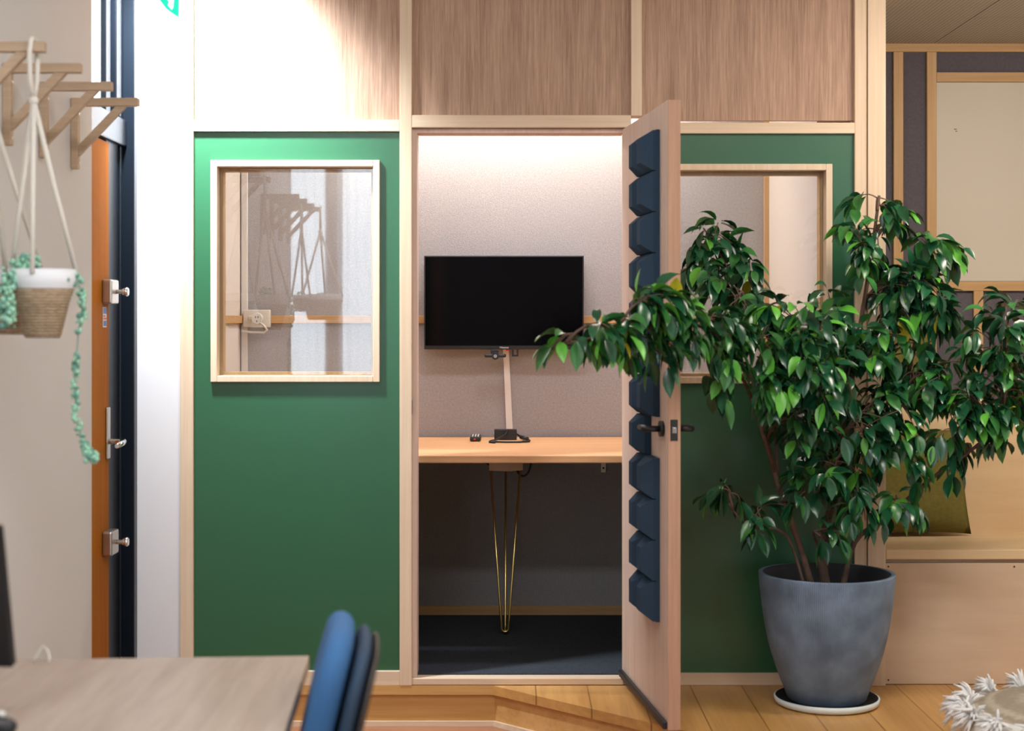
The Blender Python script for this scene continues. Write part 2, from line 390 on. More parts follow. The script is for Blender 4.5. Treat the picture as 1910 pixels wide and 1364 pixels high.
# black frame: jamb facing the camera, side panel, transom, fanlight sash
fr = MB().box(-1.47, -1.386, -.05, -.002, FZ, RC, .004)
fr.box(-1.47, -1.432, -.272, -.05, FZ, 1.99)
fr.box(-1.45, -1.424, -.10, -.075, FZ, 1.985, .003)
fr.box(-1.48, -1.412, -1.14, -.05, 1.985, 2.085, .006)
fr.box(-1.446, -1.425, -.300, -.235, 2.085, RC, .004).box(-1.446, -1.412, -.205, -.135, 2.085, RC, .005).box(-1.446, -1.425, -.105, -.05, 2.085, RC, .005)
fr.box(-1.446, -1.438, -.236, -.05, 2.085, RC)
fr.box(-1.50, -1.42, -1.14, -1.10, FZ, RC)
struct('trim_3', fr, M['blackpaint'], 'black gloss frame and transom around the orange door', 'door frame')
w3 = struct('window_3', MB().box(-1.440, -1.434, -1.10, -.30, 2.085, 2.86), M['pane'], 'bright fanlight pane over the orange door', 'window')
struct('wall_left_top', MB().box(-1.50, -1.42, -1.14, -.30, 2.86, RC), M['cream'], 'wall strip above the fanlight', 'wall')
# the orange door with its locks
d1 = MB().box(-1.4580, -1.4180, -1.09, -.286, FZ + .01, 1.975, .003).build('door_1', M['orange'], None, origin=(-1.4180, -.70, FZ))
tag(d1, 'varnished orange timber door in the black frame', 'door', kind='structure')
def lock(zc, first):
    b = MB().box(-1.4180, -1.3830, -.385, -.285, zc - .042, zc + .042, .006).build('rim_lock', M['steel'], d1)
    k = MB().tube([(-1.3830, -.325, zc), (-1.3630, -.325, zc), (-1.3580, -.325, zc), (-1.3460, -.325, zc), (-1.3400, -.325, zc)], [.008, .007, .012, .017, .013], 14).build('lock_knob', M['chrome'], b)
lock(1.449, 1); lock(.575, 0)
lp = MB().box(-1.4180, -1.4100, -.335, -.295, .865, 1.045, .003).build('latch_plate', M['steel'], d1)
MB().tube([(-1.4100, -.315, .925), (-1.3730, -.315, .925), (-1.3580, -.325, .925), (-1.3540, -.36, .922), (-1.3540, -.43, .918)], [.010, .010, .011, .010, .008], 12).build('door_handle', M['chrome'], lp)
st = MB().box(-1.4180, -1.4165, -.37, -.325, 1.325, 1.395).build('sticker', M['paper'], d1)
MB().box(-1.4165, -1.4158, -.367, -.328, 1.372, 1.392).box(-1.4165, -1.4158, -.365, -.330, 1.329, 1.348).build('sticker_blue_print', M['blue'], st)
MB().box(-1.4165, -1.4158, -.365, -.330, 1.352, 1.358).box(-1.4165, -1.4158, -.365, -.342, 1.361, 1.367).build('sticker_red_print', M['pinkred'], st)

# ceilings, rear and right walls
struct('ceiling', MB().box(-3.0, 3.1, -7.4, 1.3, RC, RC + .08), M['ceil'], 'main ceiling of the room', 'ceiling')
cl = MB()
cl.box(1.385, 1.80, -1.3, .96, 2.535, 2.56).box(1.806, 2.9, -1.3, .33, 2.535, 2.56).box(1.806, 2.9, .336, .96, 2.535, 2.56)
cl.box(1.385, 2.9, -1.34, -1.3, 2.535, RC)
struct('ceiling_alcove', cl, M['perf'], 'low perforated ceiling panels over the alcove', 'ceiling')
struct('wall_right', MB().box(2.9, 2.98, -4.6, 1.0, FZ, RC).box(2.9, 2.98, -7.2, -6.2, FZ, RC).box(2.9, 2.98, -6.2, -4.6, FZ, .6).box(2.9, 2.98, -6.2, -4.6, 2.6, RC), M['cream'], 'cream wall on the far side of the alcove', 'wall')
rw = MB().box(-2.84, -1.96, -7.28, -7.2, FZ, RC).box(-1.56, -1.42, -7.28, -7.2, FZ, RC).box(-1.06, 2.98, -7.28, -7.2, FZ, RC)
rw.box(-1.96, -1.56, -7.28, -7.2, 2.75, RC).box(-1.42, -1.06, -7.28, -7.2, 2.75, RC).box(-1.96, -1.56, -7.28, -7.2, FZ, .7).box(-1.42, -1.06, -7.28, -7.2, FZ, .7)
struct('wall_rear', rw, M['rearwall'], 'warm coloured rear wall behind the camera with tall windows', 'wall')
for k, (a, b) in enumerate(((-1.96, -1.56), (-1.42, -1.06))):
    struct('window_%d' % (4 + k), MB().box(a, b, -7.25, -7.244, .7, 2.75), M['pane'], 'tall rear window seen reflected, %s one' % ('wider' if k == 0 else 'narrower'), 'window')
struct('window_6', MB().box(-2.83, -2.822, -6.8, -4.6, .95, 2.8), M['pane'], 'wide side window behind the camera', 'window')
struct('window_7', MB().box(2.93, 2.936, -6.2, -4.6, .6, 2.6), M['pane'], 'added unseen window in the right wall, brightening the cream wall', 'window')
def curtain(x0, x1, lab):
    mb = MB(); n = 60; bm = mb.bm; rows = []
    for z, amp in ((.02, .045), (.9, .038), (1.8, .03), (2.78, .018)):
        rows.append([bm.verts.new((x0 + (x1 - x0) * i / n + .01 * math.sin(i * .5 + z * 2), -7.10 + amp * math.sin(i * .62 + z), z)) for i in range(n + 1)])
    for r_, s_ in zip(rows, rows[1:]):
        for i in range(n):
            f = bm.faces.new([r_[i], r_[i + 1], s_[i + 1], s_[i]]); f.smooth = True
    tag(mb.build('sheer_curtain', M['sheer']), lab, 'curtain', 'sheer curtains at the rear windows')
curtain(-1.99, -1.535, 'sheer white curtain reflected in the booth glass behind the reflected brackets')
curtain(-1.44, -1.03, 'sheer white curtain reflected near the inner edge of the booth window')

# ------------------------------------------------------------------ booth front
YF = 0.0
def rail(n, x0, x1, z0, z1, y0=-.012, y1=.07, m='pine_x', lab='', bev=.002):
    struct('trim_%d' % n, MB().box(x0, x1, y0, y1, z0, z1, bev), M[m], lab, 'timber trim')
ZT = 2.66
rail(4, -1.226, -1.177, 0.0, ZT, -.014, .07, 'pine_z', 'pine post at the booth edge beside the white pier')
rail(5, -.415, -.370, 0.0, ZT, -.014, .07, 'pine_z', 'pine post between left green panel and doorway')
rail(6, .440, .480, 2.105, ZT, -.012, .07, 'pine_z', 'short pine stud above the doorway hinge side')
rail(7, .412, .480, 0.0, 2.06, .002, .07, 'pine_z', 'pine hinge post of the booth doorway')
rail(8, 1.266, 1.311, 0.0, ZT, -.012, .07, 'pine_z', 'pine stud at the edge of the green panel beside the potted tree')
rail(9, 1.313, 1.379, 0.0, ZT, -.020, .07, 'pine_z', 'wide pine corner post between booth and alcove')
rail(10, -1.177, -.415, 2.048, 2.090, -.012, .07, 'pine_x', 'pine rail above the left green panel')
rail(11, -.370, .440, 2.062, 2.108, -.013, .07, 'pine_x', 'pine head rail above the booth doorway')
rail(12, .480, 1.266, 2.040, 2.080, -.012, .07, 'pine_x', 'pine rail above the right green panel')
rail(13, -1.177, -.415, 0.0, .053, -.010, .07, 'pine_x', 'pine bottom rail below the left green panel')
rail(14, .480, 1.266, 0.0, .045, -.010, .07, 'pine_x', 'pine bottom rail below the right green panel')
rail(15, -.40, .412, 0.002, .026, -.010, .05, 'pine_x', 'pale threshold strip of the booth doorway')
# jamb lining inside the doorway
struct('trim_16', MB().box(-.370, -.352, .012, .11, .026, 2.06).box(-.352, .412, .012, .11, 2.045, 2.06), M['doorwood'], 'brown stop lining inside the booth doorway', 'timber trim')
tag(MB().box(-.372, -.3695, -.004, .03, 1.0, 1.055).build('strike_plate', M['black']), 'small black strike plate on the doorway post', 'strike plate')
for nm, a, b, lab in (('wall_booth_upper', -1.177, -.415, 'brown veneer panel over the left green panel, washed by light'),
                      ('wall_booth_upper.001', -.370, .440, 'brown veneer panel over the booth doorway'),
                      ('wall_booth_upper.002', .480, 1.266, 'brown veneer panel over the right green panel')):
    struct(nm, MB().box(a, b, .008, .03, 2.09, ZT), M['veneer'], lab, 'wall panel')
struct('trim_17', MB().box(-1.226, 1.379, -.012, .07, ZT, ZT + .05).box(-1.226, 1.379, .0, .07, ZT + .05, RC), M['pine_x'], 'top rail of the booth above the picture', 'timber trim')
def green_panel(nm, x0, x1, z0, z1, wx0, wx1, wz0, wz1, lab):
    mb = MB()
    mb.box(x0, wx0, .004, .05, z0, z1).box(wx1, x1, .004, .05, z0, z1).box(wx0, wx1, .004, .05, z0, wz0).box(wx0, wx1, .004, .05, wz1, z1)
    struct(nm, mb, M['green'], lab, 'wall panel')
LW = (-1.100, -.503, 1.135, 1.928); RW = (.565, 1.170, 1.130, 1.914)
green_panel('wall_booth_left', -1.177, -.415, .053, 2.048, *LW, 'glossy green wall panel with the window beside the white pier')
green_panel('wall_booth_right', .480, 1.266, .045, 2.040, *RW, 'green wall panel behind the potted tree')
def booth_window(nm, W, lab):
    a, b, c, d = W; t = .022
    p = MB().box(a + .012, b - .012, .040, .046, c + .012, d - .012).build(nm, M['glass'])
    tag(p, lab, 'window', kind='structure')
    f = MB()
    for x0, x1, z0, z1 in ((a - .014, a + .010, c - .014, d + .014), (b - .010, b + .014, c - .014, d + .014), (a + .010, b - .010, c - .014, c + .010), (a + .010, b - .010, d - .010, d + .014)):
        f.box(x0, x1, -.012, .108, z0, z1, .0025)
    f.build('window_frame', M['pine_z'], p)
    g = MB()
    for x0, x1, z0, z1 in ((a + .010, a + .022, c + .010, d - .010), (b - .022, b - .010, c + .010, d - .010), (a + .022, b - .022, c + .010, c + .022), (a + .022, b - .022, d - .022, d - .010)):
        g.box(x0, x1, .048, .10, z0, z1, .001)
    g.build('glazing_bead', M['gold_z'], p)
booth_window('window_1', LW, 'pine framed window in the left green panel reflecting curtains')
booth_window('window_2', RW, 'pine framed window in the green panel behind the tree')
# ------------------------------------------------------------------ booth interior
YB = 1.23
struct('wall_booth_back', MB().box(-1.25, 1.18, YB, YB + .05, 0, 2.48), M['felt'], 'grey felt back wall inside the booth', 'wall')
struct('wall_booth_side_a', MB().box(-1.30, -1.217, .11, YB, 0, 2.48), M['liner'], 'pale side lining of the booth at the socket corner', 'wall')
struct('wall_booth_side_b', MB().box(1.150, 1.30, .11, YB, 0, 2.48), M['liner'], 'pale side lining of the booth at the tree side', 'wall')
struct('ceiling_booth', MB().box(-1.30, 1.30, .03, YB, 2.44, 2.48), M['white'], 'booth ceiling', 'ceiling')
tr = MB().box(-1.217, 1.150, YB - .016, YB, 1.337, 1.371, .002)
struct('trim_18', tr, M['gold_x'], 'thin pine dado rail along the booth back wall', 'timber trim')
struct('trim_19', MB().box(-1.217, -1.201, .11, YB - .016, 1.337, 1.371, .002), M['gold_x'], 'thin pine dado rail on the booth side at the socket', 'timber trim')
struct('trim_20', MB().box(1.128, 1.150, YB - .022, YB - .0005, .03, 1.337, .002).box(1.128, 1.150, YB - .022, YB - .0005, 1.371, 2.44, .002), M['gold_z'], 'slim pine corner strip in the booth at the tree side', 'timber trim')
struct('baseboard_booth', MB().box(-1.217, 1.150, YB - .014, YB, .03, .072, .002), M['gold_x'], 'thin pine skirting at the foot of the booth back wall', 'skirting')
# socket with conduit at the window corner
so = thing('power_socket', (-1.14, YB, 1.30), 'white power socket with plugged cord on its trunking, seen through the booth window', 'socket')
MB().box(-1.212, -1.184, YB - .020, YB - .0005, .05, 2.43, .002).build('trunking', M['conduit'], so)
x0, z1 = XZ(452, 578, 1.16); x1, z0 = XZ(502, 611, 1.16)
MB().box(x0, x1, YB - .055, YB - .017, z0, z1, .004).build('socket_plate', M['plastic'], so)
MB().box(x0 + .025, x0 + .042, YB - .060, YB - .055, z0 + .034, z0 + .052, .001).build('rocker_switch', M['plastic'], so)
pc = Vector(((x0 + x1) / 2 + .006, YB - .055, (z0 + z1) / 2))
MB().tube([pc, pc + Vector((0, -.024, 0))], [.026, .023], 20).build('plug', M['plastic'], so)
e = MB()
for a in (-30, 30, 180): e.box(pc.x + .011 * math.sin(R(a)) - .002, pc.x + .011 * math.sin(R(a)) + .002, pc.y - .0250, pc.y - .0235, pc.z + .010 * math.cos(R(a)) - .006, pc.z + .010 * math.cos(R(a)) + .002)
e.build('plug_slots', M['ink'], so)
MB().tube([pc + Vector((.014, -.015, -.018)), pc + Vector((.03, -.02, -.03)), pc + Vector((.045, -.018, -.05)), pc + Vector((.03, -.012, -.062)), pc + Vector((-.03, -.01, -.060)), pc + Vector((-.07, -.01, -.055))], .005, 8).build('plug_cord', M['plastic'], so)

# desk
ds = thing('desk', (0, .75, .03), 'pale timber desk shelf inside the booth on a brass hairpin leg', 'desk')
MB().box(-1.175, 1.12, .25, 1.214, .798, .828, .004).build('desktop', M['desk'], ds)
q = wpt(943, 866, .774)
MB().poly([Vector((q.x - .068, .70, .726)), Vector((q.x + .015, .675, .726)), Vector((q.x + .072, .72, .726)), Vector((q.x + .072, .86, .726)), Vector((q.x - .068, .86, .726))], (0, 0, .072)).build('packing_block', M['ply'], ds)
lg = MB()
zt, zb = .728, .0385
def rod(xt, yt, xb, yb, x2, y2, xt2, yt2):
    pts = [(xt, yt, zt), (xb, yb, zb + .03)]
    for k in range(7):
        a = math.pi * k / 6; cx, cy = (xb + x2) / 2, (yb + y2) / 2
        pts.append((cx + (xb - cx) * math.cos(a), cy + (yb - cy) * math.cos(a), zb + .02 - .016 * math.sin(a)))
    pts += [(x2, y2, zb + .03), (xt2, yt2, zt)]
    return pts
lg.tube(rod(q.x - .063, .77, q.x - .017, .775, q.x + .013, .775, q.x + .062, .77), .0048, 10)
lg.tube([(q.x + .001, .84, zt), (q.x - .001, .79, zb + .03), (q.x - .002, .779, zb)], .0048, 10)
lg.build('hairpin_leg', M['brass'], ds)
bx = wpt(1126, 880, 1.19).x
br = MB().box(bx - .012, bx + .012, 1.208, 1.2145, .668, .797, .002).box(bx - .012, bx + .012, 1.10, 1.208, .791, .797, .001)
bk = br.build('angle_bracket', M['steel'], ds)
for z in (.69, .745): MB().tube([(bx, 1.2085, z), (bx, 1.204, z)], .005, 8).build('bracket_screw', M['black'], bk)
def arc3(c, rx, rz, a0, a1, n=10, dy=0): return [(c[0] + rx * math.cos(R(a0 + (a1 - a0) * k / n)), c[1] + dy * k / n, c[2] + rz * math.sin(R(a0 + (a1 - a0) * k / n))) for k in range(n + 1)]
for pth, lb in ((arc3((q.x + .075, .90, .76), .035, .075, 95, -150, 12, -.02), 'black cable loop hanging under the desk right of the brass leg'),
                (arc3((q.x - .05, .90, .79), .055, .06, 190, 340, 10, -.02), 'shallow black cable sag under the desk behind the packing block'),
                ([(-.20, .9, .795), (-.205, .9, .785), (-.20, .9, .778), (-.235, .9, .786), (-.24, .9, .797)], 'short black cable end poking out under the desk towards the doorway post')):
    tag(MB().tube(pth, .0045, 8).build('power_cable', M['black']), lb, 'cable', 'cables under the desk')

# television
YT = 1.145
x0, z1 = XZ(791, 477, YT); x1, z0 = XZ(1089, 652, YT)
tv = thing('television', ((x0 + x1) / 2, YT, z0), 'black flat screen television mounted on the booth back wall', 'television')
MB().box(x0, x1, YT, YT + .045, z0, z1, .003).box(x0 + .12, x1 - .12, YT + .045, YT + .065, z0 + .06, z1 - .08).build('housing', M['black'], tv)
MB().box(x0 + .006, x1 - .006, YT - .0015, YT, z0 + .017, z1 - .006).build('screen', M['screen'], tv)
tag(MB().box((x0 + x1) / 2 - .09, (x0 + x1) / 2 + .09, YT + .06, 1.229, z0 + .12, z0 + .30).build('wall_mount', M['black'], tv))
text_mesh('maker_badge', 'Hisense', .0125, .0006, M['badge'], tv, ((x0 + x1) / 2 + .001, YT - .001, z0 + .0085), (R(90), 0, 0))
MB().box((x0 + x1) / 2 + .008, (x0 + x1) / 2 + .022, YT + .004, YT + .012, z0 - .006, z0, .001).build('standby_light', M['red'], tv)
# camera clipped under the screen
wx, wz = XZ(924, 663, 1.13)
wc = thing('webcam', (wx, 1.13, wz), 'small black webcam clipped under the television', 'webcam')
c = MB(); c.box(wx - .048, wx + .048, 1.105, 1.135, wz - .009, wz + .007, .006); c.build('camera_bar', M['black'], wc)
MB().tube([(wx, 1.096, wz - .003), (wx, 1.14, wz - .003)], [.016, .017], 18).build('lens_barrel', M['black'], wc)
MB().tube([(wx, 1.0945, wz - .003), (wx, 1.096, wz - .003)], .008, 14).build('lens', M['chrome'], wc)
MB().box(wx - .02, wx + .012, 1.112, 1.140, wz + .007, z0 - .0005, .002).build('clip', M['black'], wc)
hx, hz0 = XZ(955, 665, 1.16); hx1, _ = XZ(967, 665, 1.16)
h = MB().box(hx, hx + .008, 1.155, 1.165, hz0, z0 - .0005).box(hx1 - .008, hx1, 1.155, 1.165, hz0, z0 - .0005).box(hx + .008, hx1 - .008, 1.155, 1.165, hz0, hz0 + .007)
tag(h.build('cable_clip', M['black']), 'black square bracket hanging below the television', 'bracket')
# cable trunking from the desk to the television
a, b = wpt(943.5, 648, 1.214), wpt(951, 806, 1.214)
mb = MB().poly([Vector((a.x - .013, 1.212, a.z)), Vector((a.x + .013, 1.212, a.z)), Vector((b.x + .0145, 1.212, .8285)), Vector((b.x - .0145, 1.212, .8285))], (0, .0175, 0))
tag(mb.build('cable_trunking', M['conduit']), 'pale cable trunking strip running from desk up to the television', 'cable trunking')
# power adapter
ax, az = XZ(943, 816, 1.04)
ad = thing('power_adapter', (ax, 1.04, .828), 'black power brick with coiled lead on the desk', 'power adapter')
MB().box(ax - .049, ax + .049, 1.03, 1.07, .8285, .8285 + .046, .003).build('adapter_body', M['black'], ad)
cz = .833
MB().tube([(ax + .045, 1.05, cz + .022), (ax + .06, 1.03, cz + .014), (ax + .085, 1.0, cz + .006), (ax + .105, .95, cz), (ax + .10, .89, cz), (ax + .06, .86, cz), (ax - .01, .86, cz), (ax - .05, .88, cz), (ax - .066, .90, cz), (ax - .04, .94, cz + .004), (ax, 1.0, cz + .02), (ax + .01, 1.026, cz + .04)], .0042, 8).build('lead', M['black'], ad)
MB().tube([(ax + .066, 1.02, cz + .009), (ax + .095, .985, cz + .004)], [.0085, .0085], 10).build('ferrite_bead', M['black'], ad)
MB().tube([(ax - .066, .90, cz), (ax - .066, .865, cz), (ax - .045, .84, cz)], [.0042, .006, .006], 8).build('connector', M['black'], ad)
# remote control
rx, _ = XZ(887, 812, 1.0)
rm = thing('remote_control', (rx, 1.0, .828), 'black remote control lying end on near the power brick', 'remote control')
MB().box(rx - .023, rx + .023, .94, 1.11, .8285, .8285 + .020, .006).build('remote_body', M['black'], rm)
b_ = MB()
for i in range(3):
    for j in range(6): b_.box(rx - .015 + i * .012, rx - .009 + i * .012, .955 + j * .024, .965 + j * .024, .8485, .8505)
b_.build('remote_buttons', M['conduit'], rm)
MB().box(rx - .006, rx + .002, .938, .9405, .836, .841).build('remote_light', M['red'], rm)

# ------------------------------------------------------------------ booth door, standing open
hinge = Vector((.407, -.012, 0)); free = Vector((.499, -.787, 0))
dv = (free - hinge); DW = dv.length
d2 = bpy.data.objects.new('door_2', None); COL.objects.link(d2); d2.location = (.407, -.012, 0)
d2.rotation_euler.z = math.atan2(dv.y, dv.x); d2['base'] = (0, 0, 0); d2.empty_display_size = .05
tag(d2, 'open booth door of pale veneer with navy acoustic foam', 'door', kind='structure')
# local axes: +x from hinge to free edge, +y away from the seen face (towards the tree), -y is the seen face
def dpart(name, mb, m, parent=d2): return mb.build(name, m, parent, local=True)
def seen(y): return -y      # height above the seen face
dpart('door_leaf', MB().box(0, DW - .004, .001, .040, .036, 2.055, .001), M['doorwood'])
dpart('edge_lipping', MB().box(DW - .004, DW, .000, .041, .036, 2.055, .001), M['dooredge'])
def foam(z0, z1, rows, u0, u1, cols):
    mb = MB(); w_ = (u1 - u0) / cols; h_ = (z1 - z0) / rows
    mb.box(u0, u1, -.012, .0005, z0, z1)
    for i in range(cols):
        for j in range(rows):
            xa, xb = u0 + i * w_ + .002, u0 + (i + 1) * w_ - .002; za, zb2 = z0 + j * h_ + .002, z0 + (j + 1) * h_ - .002
            ix, iz = w_ * .28, h_ * .20
            lo = [(xa, -.012, za), (xb, -.012, za), (xb, -.012, zb2), (xa, -.012, zb2)]
            mid = [(xa, -.022, za), (xb, -.022, za), (xb, -.022, zb2), (xa, -.022, zb2)]
            hi = [(xa + ix, -.058, za + iz), (xb - ix, -.058, za + iz), (xb - ix, -.058, zb2 - iz), (xa + ix, -.058, zb2 - iz)]
            L_, K, H = [[mb.bm.verts.new(p) for p in q_] for q_ in (lo, mid, hi)]
            for A, B in ((L_, K), (K, H)):
                for k in range(4): mb.bm.faces.new([A[k], A[(k + 1) % 4], B[(k + 1) % 4], B[k]])
            mb.bm.faces.new(H)
    return dpart('acoustic_foam', mb, M['foam'])
u0, u1 = .385, .655; hh = .1346
foam(.359 + 5 * hh, 1.975, 7, u0, u1, 2)
foam(.359 + 4 * hh, .359 + 5 * hh - .001, 1, u0, (u0 + u1) / 2, 1)
foam(.359, .359 + 4 * hh - .001, 4, u0, u1, 2)
seal = MB().box(.004, DW - .012, -.014, .001, .036, .062, .004); dpart('drop_seal', seal, M['rubber'])
hz = .997
hs = dpart('door_handle', MB().tube([(DW - .075, .0, hz), (DW - .075, -.012, hz)], [.026, .026], 24), M['black'])
dpart('lever', MB().tube([(DW - .075, -.012, hz), (DW - .075, -.048, hz), (DW - .085, -.056, hz), (DW - .13, -.056, hz), (DW - .19, -.054, hz - .002)], [.010, .010, .012, .010, .009], 14), M['black'], hs)
hs2 = dpart('door_handle', MB().tube([(DW - .075, .041, hz), (DW - .075, .053, hz)], [.026, .026], 24), M['black'])
dpart('lever', MB().tube([(DW - .075, .053, hz), (DW - .075, .085, hz), (DW - .085, .095, hz), (DW - .13, .095, hz), (DW - .19, .093, hz - .002)], [.010, .010, .012, .010, .009], 14), M['black'], hs2)
lk = dpart('lock_faceplate', MB().box(DW - .001, DW + .0015, .008, .032, hz - .034, hz + .034, .0005), M['black'])
dpart('latch_bolt', MB().box(DW + .001, DW + .006, .013, .027, hz - .010, hz + .010, .002), M['chrome'], lk)

# ------------------------------------------------------------------ alcove beside the booth
YA = .92
struct('wall_alcove_back', MB().box(1.30, 2.9, YA, YA + .06, 0, 2.56), M['felt_d'], 'dark grey felt back wall of the alcove', 'wall')
def av(px0, px1, py0, py1, y=YA - .019, dy=.019):
    xa, zb_ = XZ(px0, py0, YA); xb, za_ = XZ(px1, py1, YA); return (xa, xb, y, y + dy, za_, zb_)
struct('trim_21', MB().box(1.30, 2.9, YA - .019, YA, XZ(0, 98, YA)[1], 2.535, .002), M['gold_x'], 'pine rail under the perforated alcove ceiling', 'timber trim')
struct('trim_22', MB().box(*av(1665, 1683, 98, 760), .002), M['gold_z'], 'narrow pine batten on the felt nearest the corner post', 'timber trim')
struct('trim_23', MB().box(*av(1727, 1745, 98, 760), .002), M['gold_z'], 'pine batten along the edge of the pinboard', 'timber trim')
r4 = av(1745, 2200, 136, 154); r5 = av(1745, 2200, 525, 543)
struct('trim_24', MB().box(r4[0], 2.9, *r4[2:], .002), M['gold_x'], 'pine rail across the top of the pinboard', 'timber trim')
struct('trim_25', MB().box(r5[0], 2.9, *r5[2:], .002), M['gold_x'], 'pine rail across the foot of the pinboard', 'timber trim')
struct('trim_26', MB().box(*av(1814, 1832, 543, 760), .002), M['gold_z'], 'short pine batten below the pinboard', 'timber trim')
pa, zt_ = XZ(1745, 154, YA); _, zb_ = XZ(1745, 525, YA)
pb = MB().box(pa + .001, 2.88, YA - .010, YA - .0005, zb_ + .001, zt_ - .001).build('pinboard', M['board'])
tag(pb, 'large blank cream pinboard on the alcove wall', 'pinboard')
m1, mz = XZ(1782, 243, YA - .011)
MB().box(m1 - .006, m1 + .006, YA - .0112, YA - .0098, mz + .003, mz + .006).box(m1, m1 + .008, YA - .0112, YA - .0098, mz - .006, mz - .003).build('scuff_marks', M['ink'], pb)
# bench seat
bn = thing('bench', (2.1, .25, 0), 'built in plywood bench with high back in the alcove', 'bench')
BX0, BX1 = 1.372, 2.88
fp = MB().box(BX0 + .010, BX1, .004, .024, .002, .450, .001).build('front_panel', M['ply'], bn)
for x in (BX0 + .022, 1.86, 2.36):
    for z in (.017, .437): MB().tube([(x, .0045, z), (x, .0025, z)], .0035, 8).build('panel_screw', M['ink'], fp)
MB().box(BX0 + .012, BX1, .03, .50, .030, .462).build('seat_box', M['ply'], bn)
MB().box(BX0 + .012, BX1, .0, .50, .464, .500, .003).build('seat_board', M['ply_gold'], bn)
MB().box(BX0 + .012, BX1, .50, .52, .464, .995, .002).build('backrest', M['ply_gold'], bn)
MB().box(BX0 + .012, BX1, .52, YA - .02, .975, .995, .002).build('back_ledge', M['ply_gold'], bn)
cu1 = MB().pillow(.44, .42, .13, Matrix.Translation((1.585, .405, .712)) @ Euler((R(90 - 14), 0, R(4)), 'XYZ').to_matrix().to_4x4())
tag(cu1.build('cushion', M['olive']), 'olive green cushion leaning on the bench back beside the corner post', 'cushion', 'olive cushions in the alcove')
cu2 = MB().pillow(.42, .32, .12, Matrix.Translation((1.585, .80, 1.155)) @ Euler((R(90 - 12), 0, 0), 'XYZ').to_matrix().to_4x4())
tag(cu2.build('cushion', M['olive']), 'olive green cushion up on the bench ledge behind the tree leaves', 'cushion', 'olive cushions in the alcove')

# ------------------------------------------------------------------ wall shelf brackets
def bracket_at(y, z=2.055, first=None):
    X0 = -1.40; t = .028
    if first is None:
        o = thing('shelf_bracket', (X0, y, z), None, 'shelf bracket', 'wooden shelf brackets on the cream wall')
        MB().box(X0 + .001, X0 + .215, y - t / 2, y + t / 2, z - .026, z, .002).build('arm', M['ash'], o)
        MB().box(X0 + .001, X0 + .024, y - t / 2, y + t / 2, z - .225, z - .026, .002).build('upright', M['ash'], o)
        n = Vector((.7071, 0, .7071))
        p0 = Vector((X0 + .0245, y - .010, z - .185)); p1 = Vector((X0 + .175, y - .010, z - .0265))
        MB().poly([p0, p0 + Vector((0, 0, .034)), p1 + Vector((-.032, 0, 0)), p1], (0, .02, 0)).build('diagonal_brace', M['ash'], o)
        for z_ in (z - .205, z - .05): MB().tube([(X0 + .024, y, z_), (X0 + .026, y, z_)], .005, 8).build('screw_head', M['steel'], o)
        return o
    o = copy_tree(first); o.location = (X0, y, z); return o
ys = [-.82 - .3335 * k for k in range(4)] + [-3.85 + .3335 * k for k in range(4)]
labs = ['wooden wall bracket next to the orange door', 'second wooden wall bracket out from the orange door', 'third wooden wall bracket out, just behind the rope hanger',
        'wooden wall bracket carrying the white rope of the hanging basket',
        'reflected wooden bracket with a basket hanging from it, lowest in the booth glass', 'second lowest wooden bracket in the booth glass reflection',
        'second highest wooden bracket in the booth glass reflection', 'highest wooden bracket in the booth glass reflection']
b0 = None
for y, lb in zip(ys, labs):
    o = bracket_at(y, first=b0); b0 = b0 or o; o['label'] = lb

